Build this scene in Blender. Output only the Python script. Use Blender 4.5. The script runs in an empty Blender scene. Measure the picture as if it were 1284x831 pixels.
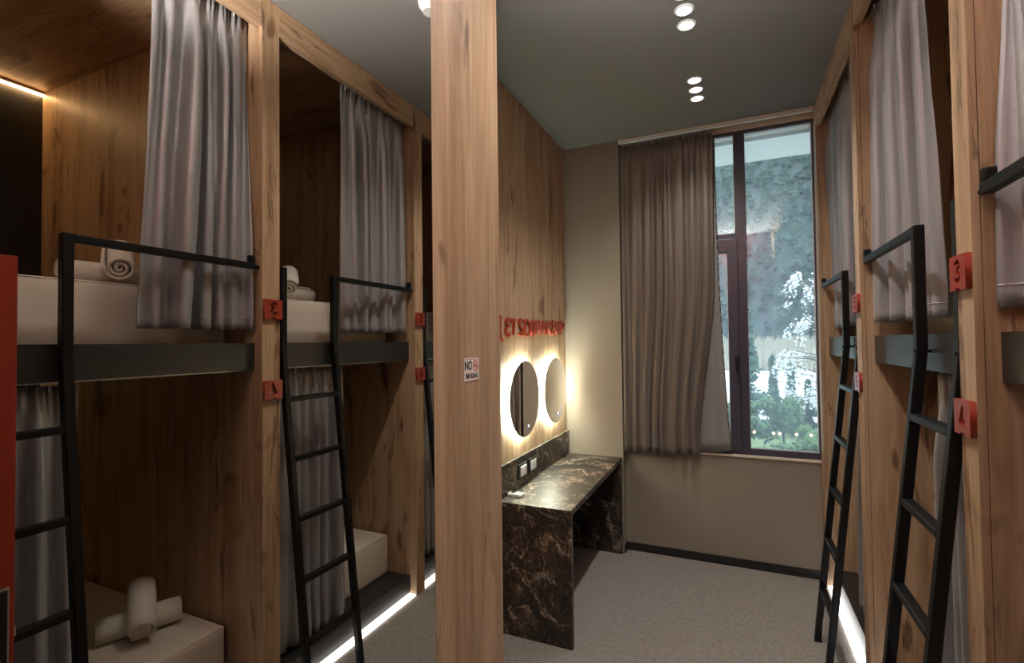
import bpy, bmesh, math, random
from mathutils import Vector, Matrix, noise as mnoise

# ------------------------------------------------------------------ camera / world / light
S = bpy.context.scene
COL = S.collection
F_PX = 618.93
cd = bpy.data.cameras.new('camera'); cam = bpy.data.objects.new('camera', cd); COL.objects.link(cam)
cd.sensor_fit = 'HORIZONTAL'; cd.sensor_width = 36.0; cd.lens = F_PX / 1284 * 36.0
cd.clip_start = 0.05; cd.clip_end = 600
_fw = Vector((-0.40852321, 0.91248073, 0.02208395)); _r = Vector((0.91253123, 0.40883385, -0.01190111)); _u = Vector((0.0198882, -0.01529041, 0.99968528))
cam.matrix_world = Matrix(((_r.x, _u.x, -_fw.x, 0), (_r.y, _u.y, -_fw.y, 0), (_r.z, _u.z, -_fw.z, 1.7), (0, 0, 0, 1)))
S.camera = cam
S.view_settings.view_transform = 'Standard'
S.view_settings.look = 'None'
S.view_settings.gamma = 1.0
S.view_settings.use_curve_mapping = False
S.view_settings.exposure = 0.2

W = bpy.data.worlds.new('overcast'); S.world = W; W.use_nodes = True
_bg = W.node_tree.nodes['Background']
_bg.inputs[0].default_value = (0.70, 0.86, 1.0, 1); _bg.inputs[1].default_value = 5.0

DOWNLIGHT_W = 20.0      # each recessed lamp
RING_E = 105.0           # backlit mirrors
LED_WARM_E = 42.0      # bed head strips
LED_FLOOR_E = 3.5
ADDED_UPLIGHT_W = 1020.0        # added uplighter behind the camera, imitates flash bounced off the ceiling
#      # plinth strips

# ------------------------------------------------------------------ materials
def new_mat(name):
    m = bpy.data.materials.new(name); m.use_nodes = True
    nt = m.node_tree; b = nt.nodes['Principled BSDF']
    return m, nt, b
def N(nt, t, **kw):
    n = nt.nodes.new(t)
    for k, v in kw.items(): setattr(n, k, v)
    return n
def ramp(nt, fac, stops):
    r = N(nt, 'ShaderNodeValToRGB'); e = r.color_ramp.elements
    while len(e) > 1: e.remove(e[-1])
    e[0].position = stops[0][0]; e[0].color = (*stops[0][1], 1)
    for p, c in stops[1:]:
        x = e.new(p); x.color = (*c, 1)
    nt.links.new(fac, r.inputs[0]); return r
def pos_map(nt, scale, loc=(0, 0, 0)):
    g = N(nt, 'ShaderNodeNewGeometry'); m = N(nt, 'ShaderNodeMapping')
    m.inputs['Scale'].default_value = scale; m.inputs['Location'].default_value = loc
    nt.links.new(g.outputs['Position'], m.inputs['Vector']); return m.outputs[0]
def noise(nt, vec, scale, detail=4, rough=.55, dist=0):
    n = N(nt, 'ShaderNodeTexNoise'); n.inputs['Scale'].default_value = scale; n.inputs['Detail'].default_value = detail
    n.inputs['Roughness'].default_value = rough; n.inputs['Distortion'].default_value = dist
    nt.links.new(vec, n.inputs['Vector']); return n
def mixc(nt, fac, a, b, mode='MIX'):
    m = N(nt, 'ShaderNodeMix', data_type='RGBA', blend_type=mode)
    for s, v in ((m.inputs[0], fac), (m.inputs[6], a), (m.inputs[7], b)):
        if isinstance(v, (int, float)): s.default_value = v
        elif isinstance(v, tuple): s.default_value = (*v, 1)
        else: nt.links.new(v, s)
    return m.outputs[2]
def bump(nt, b, h, strength=.2, dist=.002):
    n = N(nt, 'ShaderNodeBump'); n.inputs['Strength'].default_value = strength; n.inputs['Distance'].default_value = dist
    nt.links.new(h, n.inputs['Height']); nt.links.new(n.outputs[0], b.inputs['Normal'])
def plain(name, col, rough=.5, metal=0, bump_scale=None, bstr=.15, var=.08, spec=.5, coat=0):
    m, nt, b = new_mat(name)
    v = pos_map(nt, (1, 1, 1)); n = noise(nt, v, bump_scale or 40, 3)
    c = mixc(nt, n.outputs[0], tuple(x * (1 - var) for x in col), tuple(min(1, x * (1 + var)) for x in col))
    nt.links.new(c, b.inputs['Base Color']); b.inputs['Roughness'].default_value = rough; b.inputs['Metallic'].default_value = metal
    b.inputs['Specular IOR Level'].default_value = spec; b.inputs['Coat Weight'].default_value = coat
    if bump_scale: bump(nt, b, n.outputs[0], bstr)
    return m
def emit(name, col, e):
    m, nt, b = new_mat(name)
    b.inputs['Base Color'].default_value = (*col, 1); b.inputs['Emission Color'].default_value = (*col, 1); b.inputs['Emission Strength'].default_value = e
    return m
def wood(name, along='Z', tint=(1, 1, 1)):
    m, nt, b = new_mat(name)
    a = {'X': 0, 'Y': 1, 'Z': 2}[along]
    def sc(k, l):
        v = [k, k, k]; v[a] = l; return tuple(v)
    n1 = noise(nt, pos_map(nt, sc(1, .07)), 16, 5, .6, .6)          # broad figure
    n2 = noise(nt, pos_map(nt, sc(1, .03)), 120, 3, .6)             # fibres
    n3 = noise(nt, pos_map(nt, sc(1, .16), (3, 7, 1)), 9, 4, .55, 1.2)   # cracks
    n4 = noise(nt, pos_map(nt, sc(1, .5), (9, 2, 4)), 6.5, 2, .5, .4)   # knots
    t = lambda c: tuple(x * y for x, y in zip(c, tint))
    r1 = ramp(nt, n1.outputs[0], [(.30, t((.37, .218, .118))), (.47, t((.51, .335, .200))), (.62, t((.61, .425, .275))), (.75, t((.51, .330, .195)))])
    r2 = ramp(nt, n2.outputs[0], [(.3, (.80, .78, .76)), (.65, (1, 1, 1))])
    c = mixc(nt, 1.0, r1.outputs[0], r2.outputs[0], 'MULTIPLY')
    r3 = ramp(nt, n3.outputs[0], [(.0, (1, 1, 1)), (.630, (1, 1, 1)), (.665, (.55, .46, .40)), (.71, (.26, .19, .15))])
    c = mixc(nt, .85, c, r3.outputs[0], 'MULTIPLY')
    r4 = ramp(nt, n4.outputs[0], [(.66, (1, 1, 1)), (.74, (.42, .31, .24))])
    c = mixc(nt, .8, c, r4.outputs[0], 'MULTIPLY')
    # fine wandering cracks
    n5 = noise(nt, pos_map(nt, sc(1, .10), (5, 1, 8)), 11, 4, .6, .5); n6 = noise(nt, pos_map(nt, sc(1, .30), (2, 6, 3)), 6, 2, .5)
    sb_ = N(nt, 'ShaderNodeMath', operation='SUBTRACT'); nt.links.new(n5.outputs[0], sb_.inputs[0]); sb_.inputs[1].default_value = .5
    ab = N(nt, 'ShaderNodeMath', operation='ABSOLUTE'); nt.links.new(sb_.outputs[0], ab.inputs[0])
    ln_ = ramp(nt, ab.outputs[0], [(0, (1, 1, 1)), (.006, (.8, .8, .8)), (.016, (0, 0, 0))]); mk = ramp(nt, n6.outputs[0], [(.555, (0, 0, 0)), (.65, (1, 1, 1))])
    c = mixc(nt, mixc(nt, 1.0, ln_.outputs[0], mk.outputs[0], 'MULTIPLY'), c, mixc(nt, .72, c, (.07, .04, .022)))
    # tonal strips of the laminate
    g = N(nt, 'ShaderNodeNewGeometry'); sp = N(nt, 'ShaderNodeSeparateXYZ'); nt.links.new(g.outputs['Position'], sp.inputs[0])
    ax = [i for i in range(3) if i != a]
    ad = N(nt, 'ShaderNodeMath', operation='ADD'); nt.links.new(sp.outputs[ax[0]], ad.inputs[0]); nt.links.new(sp.outputs[ax[1]], ad.inputs[1])
    dv = N(nt, 'ShaderNodeMath', operation='DIVIDE'); nt.links.new(ad.outputs[0], dv.inputs[0]); dv.inputs[1].default_value = .117
    fl = N(nt, 'ShaderNodeMath', operation='FLOOR'); nt.links.new(dv.outputs[0], fl.inputs[0])
    wn = N(nt, 'ShaderNodeTexWhiteNoise', noise_dimensions='1D'); nt.links.new(fl.outputs[0], wn.inputs['W'])
    rw = ramp(nt, wn.outputs['Value'], [(0, (.86, .84, .81)), (1, (1.0, 1.0, 1.0))])
    c = mixc(nt, .8, c, rw.outputs[0], 'MULTIPLY')
    nt.links.new(c, b.inputs['Base Color']); b.inputs['Roughness'].default_value = .48
    bump(nt, b, n2.outputs[0], .12, .001)
    return m
def fabric(name, col, rough=.42, sheen=.4, transl=0, spec=.5, metal=0):
    m, nt, b = new_mat(name)
    n = noise(nt, pos_map(nt, (1, 1, .25)), 260, 2)
    n2 = noise(nt, pos_map(nt, (1, 1, .4)), 7, 3)
    c = mixc(nt, n.outputs[0], tuple(x * .82 for x in col), tuple(x * 1.12 for x in col))
    c = mixc(nt, n2.outputs[0], c, mixc(nt, .5, c, tuple(x * .85 for x in col)))
    nt.links.new(c, b.inputs['Base Color']); b.inputs['Roughness'].default_value = rough
    b.inputs['Metallic'].default_value = metal; b.inputs['Sheen Weight'].default_value = sheen; b.inputs['Sheen Roughness'].default_value = .4
    b.inputs['Specular IOR Level'].default_value = spec
    bump(nt, b, n.outputs[0], .12, .001)
    if transl:
        t = N(nt, 'ShaderNodeBsdfTranslucent'); nt.links.new(c, t.inputs[0])
        mx = N(nt, 'ShaderNodeMixShader'); mx.inputs[0].default_value = transl
        nt.links.new(b.outputs[0], mx.inputs[1]); nt.links.new(t.outputs[0], mx.inputs[2])
        nt.links.new(mx.outputs[0], nt.nodes['Material Output'].inputs[0])
    return m
def marble():
    m, nt, b = new_mat('dark_marble')
    v = pos_map(nt, (1, 1, 1))
    r0 = N(nt, 'ShaderNodeMapping'); r0.inputs['Rotation'].default_value = Vector((.38, .62, -.69)).rotation_difference(Vector((0, 0, 1))).to_euler()
    nt.links.new(v, r0.inputs[0])
    rot = N(nt, 'ShaderNodeMapping'); rot.inputs['Scale'].default_value = (1.9, 1.9, .55); nt.links.new(r0.outputs[0], rot.inputs[0])
    w = noise(nt, rot.outputs[0], 4.0, 4, .6)
    vm = N(nt, 'ShaderNodeVectorMath', operation='MULTIPLY_ADD'); nt.links.new(w.outputs['Color'], vm.inputs[0]); vm.inputs[1].default_value = (.20, .20, .20); nt.links.new(rot.outputs[0], vm.inputs[2])
    n1 = noise(nt, vm.outputs[0], 4.2, 7, .62); n2 = noise(nt, vm.outputs[0], 2.6, 4, .55); n3 = noise(nt, vm.outputs[0], 5.5, 4, .55); n5 = noise(nt, vm.outputs[0], 15, 3, .5)
    base = ramp(nt, n1.outputs[0], [(.38, (.010, .0075, .007)), (.52, (.030, .021, .017)), (.60, (.085, .058, .042)), (.70, (.20, .155, .12))])
    def vein(n, w, c_=.5):
        s = N(nt, 'ShaderNodeMath', operation='SUBTRACT'); nt.links.new(n.outputs[0], s.inputs[0]); s.inputs[1].default_value = c_
        a = N(nt, 'ShaderNodeMath', operation='ABSOLUTE'); nt.links.new(s.outputs[0], a.inputs[0])
        return ramp(nt, a.outputs[0], [(0, (1, 1, 1)), (w * .35, (.8, .8, .8)), (w, (0, 0, 0))]).outputs[0]
    mod = ramp(nt, n1.outputs[0], [(.44, (.06, .06, .06)), (.58, (1, 1, 1))])
    c = mixc(nt, mixc(nt, 1.0, vein(n2, .013), mod.outputs[0], 'MULTIPLY'), base.outputs[0], (.60, .51, .41))
    c = mixc(nt, mixc(nt, 1.0, vein(n3, .011, .47), mod.outputs[0], 'MULTIPLY'), c, (.48, .37, .26))
    c = mixc(nt, mixc(nt, 1.0, vein(n5, .012), (.30, .30, .30), 'MULTIPLY'), c, (.40, .34, .28))
    nt.links.new(c, b.inputs['Base Color']); b.inputs['Roughness'].default_value = .40
    return m
def carpet():
    m, nt, b = new_mat('carpet')
    v = pos_map(nt, (1, 1, 1)); n = noise(nt, v, 140, 3, .7); n2 = noise(nt, v, 35, 3)
    c = ramp(nt, n.outputs[0], [(.3, (.115, .100, .090)), (.7, (.39, .345, .315))])
    c2 = mixc(nt, .35, c.outputs[0], ramp(nt, n2.outputs[0], [(.35, (.175, .155, .139)), (.65, (.35, .313, .285))]).outputs[0])
    nt.links.new(c2, b.inputs['Base Color']); b.inputs['Roughness'].default_value = .95
    b.inputs['Sheen Weight'].default_value = .15
    bump(nt, b, n.outputs[0], .7, .004)
    return m
def leafy(name, cols, transl=.25):
    m, nt, b = new_mat(name)
    oi = N(nt, 'ShaderNodeObjectInfo'); n = noise(nt, pos_map(nt, (1, 1, 1)), 1.3, 4)
    ad = N(nt, 'ShaderNodeMath', operation='ADD'); nt.links.new(oi.outputs['Random'], ad.inputs[0]); nt.links.new(n.outputs[0], ad.inputs[1])
    dv = N(nt, 'ShaderNodeMath', operation='MULTIPLY'); nt.links.new(ad.outputs[0], dv.inputs[0]); dv.inputs[1].default_value = .5
    k = len(cols)
    c = ramp(nt, dv.outputs[0], [(.2 + .6 * i / max(1, k - 1), cc) for i, cc in enumerate(cols)])
    nt.links.new(c.outputs[0], b.inputs['Base Color']); b.inputs['Roughness'].default_value = .6
    t = N(nt, 'ShaderNodeBsdfTranslucent'); nt.links.new(c.outputs[0], t.inputs[0])
    mx = N(nt, 'ShaderNodeMixShader'); mx.inputs[0].default_value = transl
    nt.links.new(b.outputs[0], mx.inputs[1]); nt.links.new(t.outputs[0], mx.inputs[2])
    nt.links.new(mx.outputs[0], nt.nodes['Material Output'].inputs[0])
    return m
def glass():
    m, nt, b = new_mat('hazed_window_glass'); nt.nodes.remove(b)  # pale bluish wash mixed into the pane imitates outdoor haze
    fr = N(nt, 'ShaderNodeFresnel'); fr.inputs[0].default_value = 1.75
    tr = N(nt, 'ShaderNodeBsdfTransparent'); tr.inputs[0].default_value = (.95, .97, .97, 1)
    gl = N(nt, 'ShaderNodeBsdfGlossy'); gl.inputs['Roughness'].default_value = .0
    mx = N(nt, 'ShaderNodeMixShader'); nt.links.new(fr.outputs[0], mx.inputs[0]); nt.links.new(tr.outputs[0], mx.inputs[1]); nt.links.new(gl.outputs[0], mx.inputs[2])
    tl = N(nt, 'ShaderNodeBsdfTranslucent'); tl.inputs[0].default_value = (.78, .88, 1, 1)
    n = noise(nt, pos_map(nt, (1, 1, .5)), 1.2, 2)
    rr = ramp(nt, n.outputs[0], [(.3, (.10, .10, .10)), (.7, (.125, .125, .125))])
    m2 = N(nt, 'ShaderNodeMixShader'); nt.links.new(rr.outputs[0], m2.inputs[0]); nt.links.new(mx.outputs[0], m2.inputs[1]); nt.links.new(tl.outputs[0], m2.inputs[2])
    nt.links.new(m2.outputs[0], nt.nodes['Material Output'].inputs[0])
    return m
def mirror_mat(name, col):
    m, nt, b = new_mat(name)
    n = noise(nt, pos_map(nt, (1, 1, 1)), 2)
    c = mixc(nt, n.outputs[0], tuple(x * .99 for x in col), col)
    nt.links.new(c, b.inputs['Base Color']); b.inputs['Metallic'].default_value = 1; b.inputs['Roughness'].default_value = 0.0
    return m

M = dict(
    oak=wood('oak_laminate'), oak_h=wood('oak_laminate_horizontal', 'Y'), oak_x=wood('oak_laminate_deep', 'X'),
    paint=plain('taupe_paint', (.265, .222, .182), .85, 0, 90, .08, .03, .2),
    ceil=plain('grey_ceiling_paint', (.215, .207, .195), .9, 0, 60, .05, .02, .2),
    redpaint=plain('red_wall_paint', (.40, .05, .03), .6, 0, 60, .05, .04),
    white=plain('white_paint', (.78, .78, .77), .6, 0, 60, .05, .02),
    carpet=carpet(), marble=marble(),
    black_metal=plain('black_powder_coat', (.005, .005, .0055), .42, .0, 300, .06, .1, .3),
    board=plain('anthracite_board', (.022, .021, .021), .36, 0, 120, .05, .05, .5),
    dark=plain('black_panel', (.012, .011, .011), .5, 0, 50, .04, .1),
    steel=plain('brushed_steel', (.62, .61, .60), .3, 1, 200, .06),
    alu=plain('aluminium_rail', (.70, .68, .66), .35, 1, 200, .06),
    satin=fabric('silver_grey_satin', (.385, .38, .395), .45, .2, 0, .6, .5),
    satin2=fabric('taupe_window_satin', (.19, .15, .125), .45, .3, .05, .5, .3),
    lining=fabric('grey_blackout_lining', (.30, .29, .285), .55, .2, .22),
    sheet=fabric('cream_sheet', (.65, .565, .49), .75, .25, 0, .2),
    terry=plain('white_terry', (.72, .67, .60), .95, 0, 420, .9, .08, .1),
    redplate=plain('red_acrylic', (.31, .036, .015), .35, 0, 80, .03, .04),
    redletter=plain('red_lettering_acrylic', (.34, .036, .015), .3, 0, 80, .03, .05),
    reddoor=plain('red_door_lacquer', (.30, .028, .012), .4, 0, 60, .04, .04),
    frame=plain('aubergine_window_frame', (.060, .054, .078), .32, 0, 150, .05, .06, .6),
    glass=glass(),
    bigmirror=mirror_mat('mirror_silver', (.56, .54, .51)), roundmirror=mirror_mat('round_mirror_silver', (.88, .88, .88)),
    ring=emit('backlight_ring', (.90, 1, .82), RING_E),
    bluedot=emit('touch_switch_light', (.45, .55, 1), 3),
    lamp=emit('lamp_lens', (1, .95, .86), 14),
    led=emit('warm_led', (1, .62, .28), LED_WARM_E), led_dim=emit('warm_led_dim', (1, .62, .28), LED_WARM_E * .12), led_low=emit('warm_led_low', (1, .62, .28), LED_WARM_E * .22),
    floorled=emit('white_plinth_led', (1, .99, .96), LED_FLOOR_E),
    bulb=emit('fairy_bulb', (1, .62, .28), 10),
    plastic=plain('white_plastic', (.80, .79, .77), .4), blackplastic=plain('black_plastic', (.012, .012, .013), .3),
    paper=plain('white_sticker', (.85, .80, .78), .5), ink=plain('black_ink', (.02, .02, .022), .6), redink=plain('red_ink', (.65, .06, .06), .6),
    sill=plain('cream_sill', (.70, .60, .50), .5), base=plain('black_skirting', (.014, .013, .013), .4),
    grass=plain('meadow', (.13, .17, .06), .95, 0, 6, .4, .4), road=plain('pale_gravel', (.55, .56, .56), .9, 0, 9, .5, .18),
    hill=leafy('hillside_soil', [(.016, .032, .024), (.032, .052, .036)], 0), concrete=plain('facade_render', (.6, .6, .58), .9),
    soffit=plain('white_soffit', (.86, .86, .85), .8, 0, 12, .05, .03),
    leafA=leafy('leaf_pine', [(.022, .050, .040), (.060, .105, .078), (.135, .185, .135)]),
    leafB=leafy('leaf_shrub', [(.07, .15, .045), (.15, .27, .08), (.27, .38, .13)]),
    leafC=leafy('leaf_conifer', [(.03, .085, .05), (.07, .14, .08)]),
    petal=leafy('white_blossom', [(.80, .80, .80), (.92, .90, .90)], .35),
    straw=leafy('dry_grass_blades', [(.30, .27, .19), (.46, .41, .32), (.28, .30, .17)], .3),
    bark=plain('bark', (.10, .075, .055), .9, 0, 20, .5, .3),
    wire=plain('dark_wire', (.02, .02, .02), .6),
)

# ------------------------------------------------------------------ mesh helpers
def bbox(bm, x0, x1, y0, y1, z0, z1, bev=0.0):
    t = bmesh.new()
    bmesh.ops.create_cube(t, size=1)
    for v in t.verts:
        v.co = Vector(((x0 + x1) / 2 + v.co.x * (x1 - x0), (y0 + y1) / 2 + v.co.y * (y1 - y0), (z0 + z1) / 2 + v.co.z * (z1 - z0)))
    if bev: bmesh.ops.bevel(t, geom=list(t.edges), offset=bev, segments=2, affect='EDGES', profile=.6)
    me = bpy.data.meshes.new('t'); t.to_mesh(me); t.free(); bm.from_mesh(me); bpy.data.meshes.remove(me)
    return bm
def box(x0, x1, y0, y1, z0, z1, bev=0.0): return bbox(bmesh.new(), x0, x1, y0, y1, z0, z1, bev)
def tube(bm, p0, p1, r0, r1=None, seg=12, caps=True):
    p0 = Vector(p0); p1 = Vector(p1); d = (p1 - p0).normalized(); r1 = r0 if r1 is None else r1
    a = d.orthogonal().normalized(); b = d.cross(a)
    A = [bm.verts.new(p0 + (a * math.cos(t) + b * math.sin(t)) * r0) for t in [2 * math.pi * i / seg for i in range(seg)]]
    B = [bm.verts.new(p1 + (a * math.cos(t) + b * math.sin(t)) * r1) for t in [2 * math.pi * i / seg for i in range(seg)]]
    for i in range(seg): bm.faces.new((A[i], A[(i + 1) % seg], B[(i + 1) % seg], B[i]))
    if caps: bm.faces.new(A[::-1]); bm.faces.new(B)
    return bm
def sqbar(bm, p0, p1, wx, wy, bev=.003):
    """rectangular bar between two points, section wx (along X) by wy (along Y)"""
    p0 = Vector(p0); p1 = Vector(p1); t = bmesh.new()
    q = [(-wx / 2, -wy / 2), (wx / 2, -wy / 2), (wx / 2, wy / 2), (-wx / 2, wy / 2)]
    A = [t.verts.new(p0 + Vector((a, b, 0))) for a, b in q]; B = [t.verts.new(p1 + Vector((a, b, 0))) for a, b in q]
    for i in range(4): t.faces.new((A[i], A[(i + 1) % 4], B[(i + 1) % 4], B[i]))
    t.faces.new(A[::-1]); t.faces.new(B)
    bmesh.ops.recalc_face_normals(t, faces=t.faces)
    if bev: bmesh.ops.bevel(t, geom=list(t.edges), offset=bev, segments=1, affect='EDGES')
    me = bpy.data.meshes.new('t'); t.to_mesh(me); t.free(); bm.from_mesh(me); bpy.data.meshes.remove(me)
    return bm
def obj(name, bm, mat, parent=None, smooth=False, recalc=True):
    if recalc: bmesh.ops.recalc_face_normals(bm, faces=bm.faces)
    if parent is not None:
        o = wloc(parent); bmesh.ops.translate(bm, verts=bm.verts, vec=-o)
    me = bpy.data.meshes.new(name); bm.to_mesh(me); bm.free()
    for m in (mat if isinstance(mat, (list, tuple)) else [mat]): me.materials.append(m)
    if smooth:
        for p in me.polygons: p.use_smooth = True
    ob = bpy.data.objects.new(name, me); COL.objects.link(ob)
    if parent is not None: ob.parent = parent
    return ob
def wloc(o):
    v = Vector((0, 0, 0))
    while o is not None: v += o.location; o = o.parent
    return v
def tag(o, label, cat, group=None):
    o['label'] = label; o['category'] = cat
    if group: o['group'] = group
    return o
def thing(name, label, cat, loc=(0, 0, 0), group=None):
    o = bpy.data.objects.new(name, None); COL.objects.link(o); o.location = loc; o.empty_display_size = .05
    return tag(o, label, cat, group)
def struct(name, bm, mat, label=None, parent=None):
    o = obj(name, bm, mat, parent); o['kind'] = 'structure'
    if label: o['label'] = label
    return o
def sempty(name, label, loc):
    o = bpy.data.objects.new(name, None); COL.objects.link(o); o.location = loc; o['kind'] = 'structure'; o['label'] = label; o.empty_display_size = .05
    return o
def copy_tree(o, parent=None):
    c = o.copy(); COL.objects.link(c); c.parent = parent
    for ch in [x for x in o.children]: copy_tree(ch, c)
    return c
def text_mesh(s, size, extrude, offset=0.0, align='CENTER', scale_x=1.0):
    cu = bpy.data.curves.new('t', 'FONT'); cu.body = s; cu.size = size; cu.extrude = extrude; cu.offset = offset; cu.align_x = align; cu.align_y = 'CENTER'; cu.resolution_u = 3
    ob = bpy.data.objects.new('t', cu); COL.objects.link(ob); ob.scale = (scale_x, 1, 1)
    bpy.context.view_layer.update(); dg = bpy.context.evaluated_depsgraph_get()
    me = bpy.data.meshes.new_from_object(ob.evaluated_get(dg)); bpy.data.objects.remove(ob); bpy.data.curves.remove(cu)
    for v in me.vertices: v.co.x *= scale_x
    bm = bmesh.new(); bm.from_mesh(me); bmesh.ops.remove_doubles(bm, verts=bm.verts, dist=2e-5); bmesh.ops.recalc_face_normals(bm, faces=bm.faces); bm.to_mesh(me); bm.free()
    return me

# ------------------------------------------------------------------ key dimensions
XR, XM, XV = .553, -.712, -1.302      # bunk fronts, mirror wall, vanity wall
ZC = 3.34; YW = 4.10; YP = 4.018; XP = -.828
PITCH = 1.195; P1A, P1B = 1.605, 1.70  # first visible post
XB = 2.51                              # back of the bunks
YE = -.20                              # entrance wall

# ------------------------------------------------------------------ structure
struct('floor', box(-1.6, 2.8, -2.2, YW, -.12, 0), M['carpet'], 'grey brown loop pile carpet floor')
struct('ceiling', box(-1.6, 2.8, -2.2, YW + .2, ZC, ZC + .15), M['ceil'], 'matt grey painted ceiling')
struct('wall_left', box(XV, XM, 1.09, 1.491, 0, ZC), M['oak'], 'broad oak clad pier beside the tall mirror')
struct('wall_mirror_side', box(-1.6, XM - .006, -2.2, 1.09, 0, ZC), M['paint'], 'wall behind the tall mirror')
struct('wall_vanity', box(-1.6, XV, 1.09, YP, 0, ZC), M['oak'], 'oak panelled wall of the vanity niche')
struct('wall_pier', box(-1.6, XP, YP, YW + .2, 0, ZC), M['paint'], 'taupe painted pier between vanity and window curtain')
w = box(XP, 2.8, YW, YW + .2, 0, .82); bbox(w, .56, 2.8, YW, YW + .2, .82, ZC)
struct('wall_window', w, M['paint'], 'taupe wall below the window')
struct('wall_right_back', box(XB + .04, 2.8, -2.2, YW, 0, ZC), M['paint'], 'wall behind the bunk row')
struct('wall_right', box(XR, XB + .04, YE - .1, .41, 0, ZC), M['oak'], 'oak clad wall beside the open door')
w = box(XM - .006, -.47, YE - .1, YE, 0, ZC); bbox(w, .48, XR, YE - .1, YE, 0, ZC); bbox(w, -.47, .48, YE - .1, YE, 2.02, ZC)
struct('wall_entrance', w, M['redpaint'], 'red painted entrance wall above the doorway')
struct('wall_corridor', box(-1.6, 2.8, -2.3, -2.2, 0, ZC), M['paint'], 'corridor wall outside the room')
struct('wall_corridor_end', box(.9, 1.0, -2.2, YE - .1, 0, ZC), M['paint'], 'end of the corridor outside the room')
b = box(XP, XR, YW - .012, YW, 0, .062, .002); bbox(b, XP, XP + .012, YP - .002, YW - .012, 0, .062, .002)
struct('baseboard_window', b, M['base'], 'black skirting board under the window')
struct('trim_1', box(XP, XR, YW - .004, YW + .2, 3.29, ZC), M['sill'], 'pale trim strip above the window')
struct('trim_2', box(XP, .56, YW - .014, YW + .06, .82, .836, .003), M['sill'], 'pale narrow window sill')

# red entrance door standing open
d = sempty('door_1', 'open red entrance door with black lock plate', (.46, YE + .01, 0))
leaf = obj('door_leaf', box(.435, .475, YE + .01, .707, .008, 1.963, .002), M['reddoor'], d)
lp = obj('lock_plate', box(.424, .435, .612, .690, .76, 1.03, .006), M['blackplastic'], d); lp['label'] = 'black electronic lock plate'
obj('plate_rim', box(.428, .4352, .606, .694, .754, 1.036, .004), M['steel'], lp)
hb = bmesh.new(); tube(hb, (.424, .65, .86), (.385, .65, .86), .011); tube(hb, (.388, .655, .86), (.388, .535, .86), .010)
obj('lever_handle', hb, M['steel'], lp, True)
obj('latch_bolt', box(.447, .463, .705, .716, .885, .915, .003), M['steel'], d)
for z in (.25, 1.0, 1.75): obj('hinge', tube(bmesh.new(), (.482, YE + .012, z - .05), (.482, YE + .012, z + .05), .007), M['steel'], d)

# window
wn = sempty('window_1', 'tall aubergine framed window with opening sash', (-.1, YW, .836))
FY0, FY1 = YW + .012, YW + .075
FX0, FX1 = XP + .003, XR + .004
for nm, q in (('frame_head', (FX0, FX1, 3.268, 3.292)), ('frame_bottom', (FX0, FX1, .836, .884)), ('frame_jamb', (FX0, FX0 + .05, .884, 3.268)), ('frame_jamb', (FX1 - .012, FX1, .884, 3.268)),
              ('mullion', (.030, .104, .884, 3.268)), ('transom', (FX0 + .05, .030, 2.46, 2.512))):
    obj(nm, box(q[0], q[1], FY0, FY1, q[2], q[3], .003), M['frame'], wn)
for nm, q in (('pane', (.104, FX1 - .012, .884, 3.268)), ('pane', (FX0 + .05, .030, 2.512, 3.268))):
    obj(nm, box(q[0] + .001, q[1] - .001, YW + .040, YW + .046, q[2] + .001, q[3] - .001), M['glass'], wn)
def gasket(x0, x1, z0, z1, par, y):
    g = bmesh.new(); t = .004
    for a in ((x0, x1, z0, z0 + t), (x0, x1, z1 - t, z1), (x0, x0 + t, z0, z1), (x1 - t, x1, z0, z1)): bbox(g, a[0], a[1], y, y + .01, a[2], a[3])
    obj('gasket', g, M['plastic'], par)
gasket(.104, FX1 - .012, .884, 3.268, wn, YW + .030); gasket(FX0 + .05, .03, 2.512, 3.268, wn, YW + .030)
sb = bmesh.new(); sx0, sx1, sz0, sz1, t = FX0 + .04, .042, .872, 2.468, .072
for a in ((sx0, sx1, sz0, sz0 + .06), (sx0, sx1, sz1 - .10, sz1), (sx0, sx0 + t, sz0 + .06, sz1 - .10), (sx1 - t, sx1, sz0 + .06, sz1 - .10)):
    bbox(sb, a[0], a[1], YW - .006, YW + .05, a[2], a[3], .004)
sash = obj('sash', sb, M['frame'], wn)
obj('pane', box(sx0 + t + .001, sx1 - t - .001, YW + .030, YW + .036, sz0 + .061, sz1 - .101), M['glass'], sash)
gasket(sx0 + t, sx1 - t, sz0 + .06, sz1 - .10, sash, YW + .02)
hb = box(.008, .036, YW - .018, YW - .006, 1.50, 1.585, .004); tube(hb, (.022, YW - .02, 1.56), (.022, YW - .045, 1.56), .009); bbox(hb, .012, .032, YW - .058, YW - .042, 1.455, 1.575, .006)
h = obj('handle', hb, M['blackplastic'], sash); h['label'] = 'black window handle'

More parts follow.
